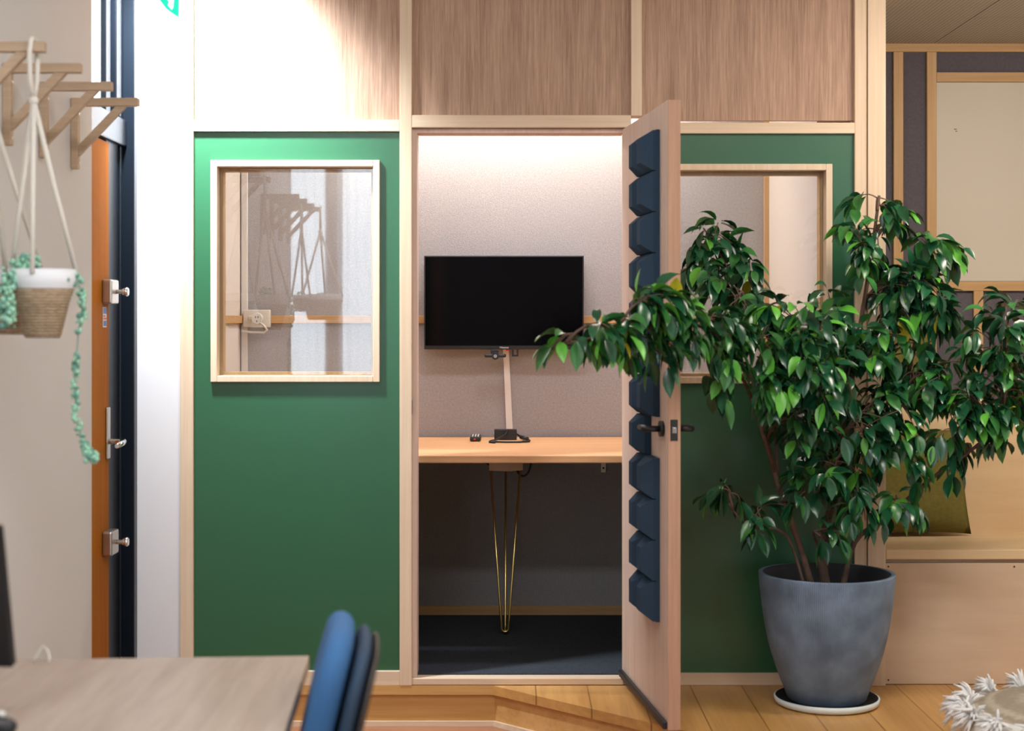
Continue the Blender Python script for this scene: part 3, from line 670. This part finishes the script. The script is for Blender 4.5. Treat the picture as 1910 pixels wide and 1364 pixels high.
# ------------------------------------------------------------------ hanging baskets
rng = random.Random(4)
def pearls(mb, path, n, r0, r1, jit, rg):
    P = [Vector(p) for p in path]
    for k in range(n):
        t = k / (n - 1) * (len(P) - 1); i = min(int(t), len(P) - 2); p = P[i].lerp(P[i + 1], t - i)
        p = p + Vector((rg.uniform(-jit, jit), rg.uniform(-jit, jit), rg.uniform(-jit, jit)))
        mb.ball(p, rg.uniform(r0, r1), rg.choice((0, 0, 0, 1)), 6, 5, (1, 1, rg.uniform(.8, 1.4)))
def hanging(cx, cy, zrim, rt, rb, h, hook, label, trail, strands, seed, dirs=(8, 172, 270), group='woven hanging baskets'):
    rg = random.Random(seed)
    t = thing('hanging_basket', (cx, cy, zrim - h), label, 'hanging planter', group)
    MB().lathe([(rb * .2, 0), (rb * .9, 0), (rb, .008), (rb + (rt - rb) * .5, h * .5), (rt * .985, h * .8), (rt * .965, h * .8), (rb * .9, .015), (rb * .2, .015)], (cx, cy, zrim - h), 40).build('basket', M['jute'], t)
    MB().lathe([(rt * .93, h * .72), (rt * .992, h * .80), (rt, h * .84), (rt, h), (rt * .95, h), (rt * .93, h * .84)], (cx, cy, zrim - h), 40, close=False).build('fabric_lining', M['basketlip'], t)
    MB().lathe([(.001, h * .78), (rt * .92, h * .78), (rt * .92, h * .86), (.001, h * .88)], (cx, cy, zrim - h), 24, close=False).build('soil', M['soil'], t)
    kn = Vector((hook[0], hook[1], hook[2] - .15)); rp = MB()
    rp.tube(arc3((hook[0], hook[1] - .0, hook[2] + .000), .0, .012, 0, 1, 2), .001, 4)
    # loop over the arm, pinched at the knot
    for s in (-1, 1):
        rp.tube([kn, kn + Vector((.004 * s, s * .016, .05)), Vector((hook[0] + .004 * s, hook[1] + s * .021, hook[2] - .03)), Vector((hook[0], hook[1] + s * .019, hook[2] + .004)), Vector((hook[0], hook[1], hook[2] + .0085))], .0065, 8)
    for a in dirs:
        e_ = Vector((cx + rt * 1.02 * math.cos(R(a)), cy + rt * 1.02 * math.sin(R(a)), zrim - .012))
        rp.tube([kn, kn.lerp(e_, .5) + Vector((0, 0, -.006)), e_], [.0075, .0065, .0065], 8)
    rp.ball(kn, .013, 0, 10, 8)
    rp.build('rope_hanger', M['rope'], t)
    for st_ in strands:
        f = MB(); pearls(f, *st_, rg); f.build('trailing_succulent', [M['mint'], M['mint2']], t)
    f = MB()
    for k in range(34):
        a = rg.uniform(0, 6.28); rr = rt * rg.uniform(.3, .95)
        f.ball((cx + rr * math.cos(a), cy + rr * math.sin(a), zrim - .02 + rg.uniform(-.01, .018)), rg.uniform(.006, .010), rg.choice((0, 0, 1)), 6, 5)
    f.build('succulent_crown', [M['mint'], M['mint2']], t)
    if trail:
        MB().tube(trail, .0016, 5).build('trailing_stem', M['mint2'], t)
A = (-1.183, -1.85); sA = F / (D + A[1])
def pA(px, py, dy=0): return wpt(px, py, A[1] + dy)
zr = pA(0, 503).z
trail = [pA(140, 512), pA(152, 545, .01), pA(154, 580), pA(146, 620), pA(143, 660), pA(139, 720), pA(142, 780), pA(155, 830), pA(172, 852)]
hanging(A[0], A[1], zr, .083, .046, .172, (-1.215, ys[3], 2.0555), 'woven basket planter on white rope with a long trailing green strand', trail,
        [(trail[:4], 44, .0035, .007, .009), (trail[4:], 110, .003, .0065, .008), ([pA(160, 838), pA(176, 858)], 40, .004, .008, .011),
         ([pA(30, 500, -.04), pA(45, 482, -.02), pA(70, 490)], 80, .004, .009, .016), ([pA(20, 505, -.06), pA(12, 540, -.09), pA(14, 575, -.09), pA(14, 598, -.09)], 120, .004, .009, .016)], 3)
B = (-1.312, -1.665); zrB = zr + .005
hanging(B[0], B[1], zrB, .072, .055, .17, (-1.33, ys[3], 2.0555), 'woven basket planter tucked behind the rope basket, cut by the picture edge', None,
        [([(B[0] + .03, B[1] - .07, zrB), (B[0] + .035, B[1] - .09, zrB - .05), (B[0] + .03, B[1] - .088, zrB - .12)], 50, .006, .010, .012)], 5)
Cc = (-1.175, -3.85)
hanging(Cc[0], Cc[1], ZC + .17, .125, .095, .16, (-1.19, -3.85, 2.0555), 'woven basket seen as a dark reflection in the booth glass', None,
        [([(Cc[0] - .05, Cc[1], ZC + 0.15), (Cc[0], Cc[1], ZC + 0.17), (Cc[0] + .05, Cc[1], ZC + 0.15)], 20, .006, .010, .012)], 6)

hanging(-1.262, -3.50, ZC + .16, .055, .04, .10, (-1.262, -3.5165, 2.0555), 'much smaller woven basket reflected beside the curtain edge in the booth glass', None,
        [([(-1.28, -3.5, ZC + .16), (-1.245, -3.5, ZC + .17)], 14, .004, .008, .012)], 9)
# exit sign
YS = -1.0
sg = thing('exit_sign', tuple(wpt(304, -40, YS)), 'white exit sign with green running figure panel, cut by the picture top', 'sign')
out = [(337, 35), (322, 31), (307, 22), (292, 8), (282, -8), (274, -30), (270, -60), (270, -130), (337, -130)]
MB().poly([wpt(x, y, YS) for x, y in out], (0, .03, 0)).build('sign_body', M['signwhite'], sg)
inn = [(333, 32), (322, 25), (310, 16), (298, 0), (292, -14), (287, -34), (285, -60), (285, -118), (335, -118)]
gp = MB().poly([wpt(x, y, YS - .003) for x, y in inn], (0, .003, 0)).build('green_panel', M['sign'], sg)
fig = MB()
for pl in ([(311, -2), (315, 3), (313, 10), (320, 18), (323, 14), (324, 2), (325, -12), (318, -30), (312, -30), (313, -14)],
           [(305, -40), (316, -44), (326, -44), (331, -34), (328, -31), (322, -38), (316, -28), (310, -28)],
           ):
    fig.poly([wpt(x, y, YS - .005) for x, y in pl], (0, .0018, 0))
pc = wpt(317, -56, YS - .005); fig.tube([pc, pc + Vector((0, .0018, 0))], .014, 18)
fig.build('running_figure', M['signwhite'], gp)
MB().tube([wpt(304, -130, YS + .015), Vector((wpt(304, -130, YS + .015).x, YS + .015, RC))], .008, 10).build('sign_stem', M['steel'], sg)

# ------------------------------------------------------------------ potted tree
PC = Vector((1.107, -.285, 0))
pt = None
saucer = MB().lathe([(.02, .0), (.165, .0), (.180, .008), (.184, .026), (.178, .028), (.172, .012), (.02, .010)], PC, 56)
for f in saucer.bm.faces:
    if all((v.co.xy - PC.xy).length < .173 and v.co.z > .009 for v in f.verts) or all(.009 < v.co.z < .0281 and (v.co.xy - PC.xy).length < .1785 for v in f.verts): f.material_index = 1
saucer = saucer.build('plant_saucer', [M['saucer'], M['soil']])
tag(saucer, 'white round saucer under the grey plant pot', 'saucer')
pt = thing('potted_tree', tuple(PC + Vector((0, 0, .012))), 'large leafy green tree in a ribbed grey pot before the green panel', 'potted plant')
zr = .462
prof = [(.02, .013), (.128, .013), (.138, .025), (.1515, .062), (.167, .10), (.181, .14), (.197, .19), (.208, .235), (.219, .295), (.2265, .35), (.233, .41), (.2375, zr - .004), (.236, zr), (.222, zr), (.216, .44), (.20, .36)]
pm_ = MB().lathe(prof, PC, 72, close=False)
for f in pm_.bm.faces:
    if all(v.co.z > .35 and (v.co.xy - PC.xy).length < .2225 for v in f.verts): f.material_index = 1
pm_.build('pot', [M['pot'], M['potdark']], pt)
MB().lathe([(.001, .385), (.19, .375), (.206, .385), (.206, .38), (.001, .37)], PC, 40, close=False).build('soil', M['soil'], pt)
trng = random.Random(11)
branch = MB(); leaves_v, leaves_f, leaves_m = [], [], []
DOORX = lambda y: .407 + (-.012 - y) * (.092 / .775)
def ok_leaf(p):
    if p.x < 1.40 and p.y > -.035: return False
    if p.z < .30: return False
    if p.x > 1.36 and p.y > .42 and p.z < 1.05: return False
    if p.y < -.0 and p.y > -.80:
        dx = p.x - DOORX(p.y)
        if -.09 < dx < .14 and p.z < 2.06: return False
    elif -.86 < p.y <= -.80 and .40 < p.x < .60: return False
    return True
def add_leaf(base, d, L, W, droop, mi, rg):
    """ovate leaf: blade folded on its midrib, tip drawn out and hanging"""
    d = d.normalized(); side = d.cross(Vector((0, 0, 1)))
    side = side.normalized() if side.length > .05 else Vector((rg.uniform(-1, 1), rg.uniform(-1, 1), 0)).normalized()
    roll = rg.uniform(-.9, .9); up = side.cross(d).normalized()
    side = (side * math.cos(roll) + up * math.sin(roll)).normalized(); up = side.cross(d).normalized()
    st_ = [(0, .05), (.12, .55), (.32, .98), (.52, 1.0), (.72, .72), (.88, .30), (1.0, .02)]
    i0 = len(leaves_v); p = Vector(base); prev = 0; dd = d.copy(); pts = []
    for t, wd in st_:
        p = p + dd * (t - prev) * L; prev = t
        dd = (dd + Vector((0, 0, -droop * .22))).normalized()
        s2 = side; u2 = s2.cross(dd).normalized()
        h_ = wd * W / 2
        pts.append((p - s2 * h_ + u2 * h_ * .38, p.copy(), p + s2 * h_ + u2 * h_ * .38))
    if not all(ok_leaf(x) for tr_ in pts[::2] for x in tr_): return False
    for tr_ in pts: leaves_v.extend(tr_)
    for k in range(len(st_) - 1):
        a = i0 + k * 3
        leaves_f.append((a, a + 1, a + 4, a + 3)); leaves_f.append((a + 1, a + 2, a + 5, a + 4)); leaves_m.extend((mi, mi))
    return True
def curve(p, q_, sag=0.0, n=7, wob=.02):
    p, q_ = Vector(p), Vector(q_); out_ = []
    o1 = Vector((trng.uniform(-wob, wob), trng.uniform(-wob, wob), 0))
    for k in range(n + 1):
        t = k / n; out_.append(p.lerp(q_, t) + o1 * math.sin(math.pi * t) + Vector((0, 0, sag * math.sin(math.pi * t))))
    return out_
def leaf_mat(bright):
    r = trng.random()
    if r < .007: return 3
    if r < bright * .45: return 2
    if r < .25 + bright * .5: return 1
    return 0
def cluster(px, py, y, rpx, n, root, bright=.3, flat=.7, big=1.0):
    n = int(n * 1.9)
    """twigs from a branch point fill an ellipsoid of foliage, leaves alternate along each twig"""
    c = wpt(px, py, y); r = rpx * (y + D) / F
    root = Vector(root)
    pth = curve(root, c, .04, 7, .03)
    branch.tube(pth, [max(.0028, .0065 * (1 - k / 9)) for k in range(len(pth))], 6)
    made = 0; tries = 0
    while made < n and tries < 60:
        tries += 1
        v = Vector((trng.gauss(0, 1), trng.gauss(0, 1), trng.gauss(0, 1))).normalized() * r * trng.uniform(.55, 1.05)
        v.z *= .9; v.y *= flat
        a = pth[trng.randint(3, 7)]; e_ = c + v
        e_.y = min(e_.y, -.05) if e_.x < 1.38 else e_.y
        if not ok_leaf(e_): continue
        tw = curve(a, e_, .02, 5, .015)
        branch.tube(tw, [.0026, .0024, .0022, .002, .0018, .0014], 5)
        for k in range(2, 6):
            for s_ in (0, 1, 2) if k == 5 else (0, 1):
                dirv = (tw[k] - tw[k - 1]).normalized()
                lat = Vector((trng.gauss(0, 1), trng.gauss(0, 1), trng.gauss(0, .6)))
                lat = (lat - dirv * lat.dot(dirv)).normalized()
                dl = dirv * trng.uniform(.3, .9) + lat * (.9 if k < 5 else .45) + Vector((0, 0, trng.uniform(-.55, .15)))
                L = trng.uniform(.062, .100) * big
                pet = tw[k] + dl.normalized() * .014
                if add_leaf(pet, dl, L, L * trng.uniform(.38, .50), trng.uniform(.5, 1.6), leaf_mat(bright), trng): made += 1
                if made >= n: break
            if made >= n: break
# main stems rise from the soil and fork
S0 = PC + Vector((0, 0, .37))
def stem(pts, r0, r1):
    n = len(pts); P = []
    for a, b in zip(pts, pts[1:]):
        for k in range(4): P.append(Vector(a).lerp(Vector(b), k / 4))
    P.append(Vector(pts[-1]))
    Q = P[:]
    for _ in range(2): Q = [Q[0]] + [(Q[i - 1] + Q[i] * 2 + Q[i + 1]) / 4 for i in range(1, len(Q) - 1)] + [Q[-1]]
    branch.tube(Q, [r0 + (r1 - r0) * i / (len(Q) - 1) for i in range(len(Q))], 10); return Q
yc = PC.y
s1 = stem([S0 + Vector((-.04, 0, 0)), wpt(1490, 1010, yc - .02), wpt(1450, 905, yc - .05), wpt(1430, 820, yc - .08), wpt(1400, 740, yc - .12)], .013, .007)
s2 = stem([S0 + Vector((.005, 0, 0)), wpt(1528, 1020, yc), wpt(1535, 1005, yc), wpt(1562, 900, yc + .02), wpt(1570, 780, yc + .04), wpt(1600, 640, yc + .05), wpt(1625, 480, yc + .05), wpt(1640, 365, yc + .05)], .018, .005)
s3 = stem([wpt(1540, 1010, yc), wpt(1580, 950, yc + .01), wpt(1640, 880, yc + .02), wpt(1680, 760, yc + .04), wpt(1725, 560, yc + .06), wpt(1735, 460, yc + .06)], .012, .005)
s4 = stem([S0 + Vector((.05, 0, 0)), wpt(1590, 1005, yc + .02), wpt(1650, 970, yc + .02), wpt(1740, 890, yc - .02), wpt(1820, 835, yc - .05), wpt(1880, 780, yc - .08)], .011, .005)
s5 = stem([s1[9], wpt(1390, 700, yc - .25), wpt(1320, 640, yc - .45), wpt(1230, 610, yc - .66), wpt(1150, 620, yc - .76), wpt(1060, 640, yc - .82), wpt(1020, 655, yc - .82)], .007, .0028)
s6 = stem([s1[8], wpt(1440, 700, yc), wpt(1390, 560, yc + .03), wpt(1330, 450, yc + .05)], .007, .003)
s7 = stem([S0 + Vector((-.07, -.02, 0)), wpt(1470, 985, yc - .04), wpt(1390, 985, yc - .10), wpt(1360, 940, yc - .12)], .006, .003)
def near(S, t): return S[int(t * (len(S) - 1))]
CL = [  # px, py, y, radius px, leaves, root, brightness (lighter greens paint light onto the left branch)
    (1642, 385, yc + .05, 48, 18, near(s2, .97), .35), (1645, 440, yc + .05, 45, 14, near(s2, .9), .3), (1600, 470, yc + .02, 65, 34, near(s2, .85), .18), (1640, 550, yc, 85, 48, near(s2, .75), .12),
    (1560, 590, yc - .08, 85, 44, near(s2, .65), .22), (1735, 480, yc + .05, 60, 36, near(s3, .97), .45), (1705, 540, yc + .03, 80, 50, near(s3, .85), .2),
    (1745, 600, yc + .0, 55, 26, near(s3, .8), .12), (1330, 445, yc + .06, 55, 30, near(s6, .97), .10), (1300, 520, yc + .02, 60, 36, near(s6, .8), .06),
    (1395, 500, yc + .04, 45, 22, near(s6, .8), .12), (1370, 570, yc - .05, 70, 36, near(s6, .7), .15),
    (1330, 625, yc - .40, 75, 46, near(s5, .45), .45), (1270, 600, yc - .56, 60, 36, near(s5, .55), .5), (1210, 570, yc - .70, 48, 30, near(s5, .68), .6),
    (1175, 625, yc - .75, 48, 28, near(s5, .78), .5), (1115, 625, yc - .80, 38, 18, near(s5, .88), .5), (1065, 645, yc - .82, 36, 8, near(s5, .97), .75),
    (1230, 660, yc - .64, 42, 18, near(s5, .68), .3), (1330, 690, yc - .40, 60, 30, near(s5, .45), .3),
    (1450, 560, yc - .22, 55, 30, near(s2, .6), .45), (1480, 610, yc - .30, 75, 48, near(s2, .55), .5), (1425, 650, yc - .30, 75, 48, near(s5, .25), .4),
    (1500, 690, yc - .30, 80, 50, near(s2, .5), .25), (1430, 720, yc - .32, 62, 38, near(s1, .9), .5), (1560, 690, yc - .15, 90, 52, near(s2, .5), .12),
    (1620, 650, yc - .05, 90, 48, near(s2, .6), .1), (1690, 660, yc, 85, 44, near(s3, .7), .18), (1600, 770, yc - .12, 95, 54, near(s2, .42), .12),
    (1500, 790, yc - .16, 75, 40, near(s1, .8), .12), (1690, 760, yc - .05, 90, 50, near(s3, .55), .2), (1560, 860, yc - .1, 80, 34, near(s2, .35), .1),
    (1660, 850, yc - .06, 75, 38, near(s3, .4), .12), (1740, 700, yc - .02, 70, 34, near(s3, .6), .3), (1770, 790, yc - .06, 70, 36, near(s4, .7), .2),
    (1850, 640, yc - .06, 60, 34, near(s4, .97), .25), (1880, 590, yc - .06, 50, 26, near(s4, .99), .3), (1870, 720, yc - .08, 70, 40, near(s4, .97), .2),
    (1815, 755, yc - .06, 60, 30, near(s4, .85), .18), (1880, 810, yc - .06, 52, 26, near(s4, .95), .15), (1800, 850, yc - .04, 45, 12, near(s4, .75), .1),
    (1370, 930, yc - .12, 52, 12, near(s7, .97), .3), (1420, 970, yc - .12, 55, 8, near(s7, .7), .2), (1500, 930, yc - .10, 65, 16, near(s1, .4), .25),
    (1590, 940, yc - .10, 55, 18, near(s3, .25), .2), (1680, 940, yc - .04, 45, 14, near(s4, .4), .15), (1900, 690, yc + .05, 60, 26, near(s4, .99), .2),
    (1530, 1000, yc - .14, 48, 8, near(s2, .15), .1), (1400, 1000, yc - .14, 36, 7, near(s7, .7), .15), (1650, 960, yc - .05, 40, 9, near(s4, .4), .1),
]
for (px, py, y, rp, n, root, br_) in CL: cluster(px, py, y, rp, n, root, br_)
branch.build('branches', M['bark'], pt)
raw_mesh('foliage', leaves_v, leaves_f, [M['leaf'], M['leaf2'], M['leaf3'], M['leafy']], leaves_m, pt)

# plants standing at the rear windows, seen in the booth glass
def fern(cx, cy, z, n, L, lab, seed):
    rg = random.Random(seed); t = thing('window_plant', (cx, cy, z), lab, 'potted plant', 'pot plants at the rear windows')
    MB().lathe([(.02, 0), (.07, 0), (.10, .17), (.09, .17), (.065, .03), (.02, .03)], (cx, cy, z), 24).build('pot', M['saucer'], t)
    v_, f_, m_ = [], [], []
    for k in range(n):
        a = rg.uniform(0, 6.28); l = L * rg.uniform(.6, 1); p = Vector((cx, cy, z + .13)); d = Vector((math.cos(a) * .5, math.sin(a) * .5, 1)); i0 = len(v_)
        for j in range(7):
            wd = .016 * (1 - j / 6.5); s = Vector((-math.sin(a), math.cos(a), 0)); v_ += [p - s * wd, p + s * wd]
            p = p + d.normalized() * l / 6; d.z -= .32; d.x += math.cos(a) * .12; d.y += math.sin(a) * .12
        for j in range(6): f_.append((i0 + 2 * j, i0 + 2 * j + 1, i0 + 2 * j + 3, i0 + 2 * j + 2)); m_.append(0)
    raw_mesh('fronds', v_, f_, [M['leaf3']], m_, t)
st_ = MB().box(-2.0, -.95, -6.95, -6.65, .62, .66, .004).box(-1.98, -1.94, -6.93, -6.67, FZ, .62).box(-1.01, -.97, -6.93, -6.67, FZ, .62)
tag(st_.build('plant_table', M['ply']), 'low wooden table at the rear windows under the pot plants', 'table')
fern(-1.80, -6.74, .66, 40, .36, 'grassy plant reflected low in the booth glass at its middle', 1)
fern(-1.18, -6.74, .66, 50, .36, 'bushy plant reflected low in the booth glass near its inner edge', 2)

# ------------------------------------------------------------------ table, monitor, mouse, cable
TZ = .59
tb = thing('table', (-.92, -3.0, FZ), 'oak topped work table beside the blue chair', 'table')
MB().poly([Vector(p) for p in ((-.458, -2.262, TZ - .03), (-1.373, -2.318, TZ - .03), (-1.288, -3.716, TZ - .03), (-.373, -3.66, TZ - .03))], (0, 0, .03)).build('tabletop', M['table'], tb)
for x, y in ((-1.31, -2.38), (-.52, -2.33), (-1.24, -3.65), (-.44, -3.60)):
    MB().box(x - .025, x + .025, y - .025, y + .025, FZ, TZ - .03, .003).build('leg', M['black'], tb)
mo = thing('monitor', (-1.16, -2.78, TZ), 'black computer monitor at the picture edge on the oak table', 'monitor')
mr_ = Matrix.Translation((-1.152, -2.83, TZ + .235)) @ Euler((R(14), 0, R(-2)), 'XYZ').to_matrix().to_4x4()
def mbox(x0, x1, y0, y1, z0, z1, bev):
    m_ = MB().box(x0, x1, y0, y1, z0, z1, bev)
    for v in m_.bm.verts: v.co = mr_ @ v.co
    return m_
mbox(-.20, .20, -.012, .012, -.142, .142, .004).build('monitor_housing', M['black'], mo)
mbox(-.195, .195, .012, .014, -.136, .136, 0).build('monitor_screen', M['screen'], mo)
MB().box(-1.18, -1.12, -2.92, -2.895, TZ + .008, TZ + .22, .004).build('stand_neck', M['black'], mo)
MB().box(-1.25, -1.05, -2.97, -2.79, TZ + .0005, TZ + .010, .004).build('stand_foot', M['black'], mo)
ms = MB(); ms.ball((-.965, -2.925, TZ + .012), .05, 0, 20, 12, (1.15, .62, .46)); ms.bm.verts.ensure_lookup_table()
for v in ms.bm.verts: v.co.z = max(v.co.z, TZ + .0005)
mos = ms.build('computer_mouse', M['black']); tag(mos, 'black computer mouse on the oak table', 'mouse')
MB().tube([(-.93, -2.925, TZ + .033), (-.945, -2.925, TZ + .0355)], .006, 10).build('scroll_wheel', M['conduit'], mos)
kx = wpt(104, 1225, -2.24).x
kb = MB().tube([(kx - .018, -2.345, TZ + .0035), (kx - .012, -2.335, TZ + .02), (kx - .002, -2.330, TZ + .036), (kx + .008, -2.330, TZ + .028), (kx + .014, -2.335, TZ + .012), (kx + .016, -2.345, TZ + .0035)], .0022, 8)
tag(kb.build('white_cable', M['plastic']), 'thin white cable looping at the back edge of the oak table', 'cable')

# ------------------------------------------------------------------ office chair
ch = thing('office_chair', (-.482, -2.72, FZ), 'blue fabric office chair pulled up to the oak table', 'chair', rotz=R(5.5))
ch['base'] = (0, 0, 0)
def back_shell(w_, h_, t_, mtx, nx=16, nz=18, curve_=.008):
    """rounded back cushion: superellipse outline, domed faces, curved around the sitter"""
    mb = MB(); bm = mb.bm; rings = []
    prof = [(.0, .5), (.5, .5), (.84, .48), (.93, .42), (.98, .26), (1.0, .0), (.98, -.26), (.93, -.42), (.84, -.48), (.5, -.5), (.0, -.5)]
    seg = 44
    for rr, tt in prof:
        ring = []
        for k in range(seg):
            a = 2 * math.pi * k / seg; ca, sa = math.cos(a), math.sin(a); e_ = .55
            y = math.copysign(abs(ca) ** e_, ca) * w_ / 2 * rr; z = math.copysign(abs(sa) ** e_, sa) * h_ / 2 * rr
            x = tt * t_ - curve_ * (y / (w_ / 2)) ** 2
            ring.append(bm.verts.new(mtx @ Vector((x, y, z))))
        rings.append(ring)
    for a, b in zip(rings, rings[1:]):
        for k in range(seg):
            f = bm.faces.new([a[k], a[(k + 1) % seg], b[(k + 1) % seg], b[k]]); f.smooth = True
    bmesh.ops.remove_doubles(bm, verts=bm.verts[:], dist=1e-5)
    return mb
lean = Euler((0, R(13), R(0)), 'XYZ').to_matrix().to_4x4()
Z0 = -FZ
pad_c = Vector((.107, 0, .716))
back_shell(.43, .40, .056, Matrix.Translation(pad_c) @ lean).build('backrest_cushion', M['chairblue'], ch, local=True)
back_shell(.41, .38, .030, Matrix.Translation(pad_c + Vector((.047, 0, -.018))) @ lean).build('backrest_cover', M['chairback'], ch, local=True)
back_shell(.40, .37, .014, Matrix.Translation(pad_c + Vector((.070, 0, -.028))) @ lean).build('backrest_shell', M['chairshell'], ch, local=True)
MB().pillow(.48, .46, .11, Matrix.Translation((-.12, 0, .455)), 14, 0, .3).build('seat', M['chairblue'], ch, local=True)
MB().tube([(.165, 0, .60), (.14, 0, .47), (.09, 0, .39), (-.05, 0, .385)], [.022, .022, .022, .022], 10).build('back_bracket', M['black'], ch, local=True)
MB().tube([(-.10, 0, .09), (-.10, 0, .40)], [.03, .024], 16).build('gas_column', M['black'], ch, local=True)
for k in range(5):
    a = R(72 * k + 20); ex, ey = -.10 + .27 * math.cos(a), .27 * math.sin(a)
    lgp = MB().tube([(-.10, 0, .105), (ex, ey, .068)], [.026, .016], 10).build('base_leg', M['black'], ch, local=True)
    dx, dy = -math.sin(a), math.cos(a)
    MB().tube([(ex - dx * .02, ey - dy * .02, .028), (ex + dx * .02, ey + dy * .02, .028)], .0275, 16).build('castor', M['black'], lgp, local=True)

# ------------------------------------------------------------------ fringed floor cushion
pf = thing('floor_cushion', (1.76, -.95, 0), 'beige and white round floor cushion with fluffy white tassels on the pine platform', 'floor cushion')
pr = .36; pcx, pcy = 1.76, -.95
MB().lathe([(.01, .0), (pr * .86, .0), (pr * .97, .03), (pr, .075), (pr * .97, .115), (pr * .88, .14)], (pcx, pcy, .001), 56, close=False).build('cushion_side', M['cushwhite'], pf)
MB().lathe([(pr * .88, .14), (pr * .70, .162), (pr * .3, .172), (.005, .173)], (pcx, pcy, .001), 56, close=False).build('cushion_top', M['pouf'], pf)
ts = random.Random(8)
for k in range(14):
    a = R(60 + k * 21); bx_, by_ = pcx + pr * .95 * math.cos(a), pcy + pr * .95 * math.sin(a)
    mb = MB(); o_ = Vector((math.cos(a), math.sin(a), .25)).normalized()
    for j in range(70):
        d = (o_ + Vector((ts.gauss(0, .55), ts.gauss(0, .55), ts.gauss(0, .5)))).normalized(); l = ts.uniform(.045, .085)
        p0 = Vector((bx_, by_, .125)); p2 = p0 + d * l - Vector((0, 0, .012)); p2.z = max(p2.z, .006)
        mb.tube([p0, p0 + d * l * .55 + Vector((0, 0, .006)), p2], [.004, .0055, .002], 4)
    mb.build('tassel', M['wool'], pf)

for o in list(bpy.data.objects):
    if 'base' in o: del o['base']
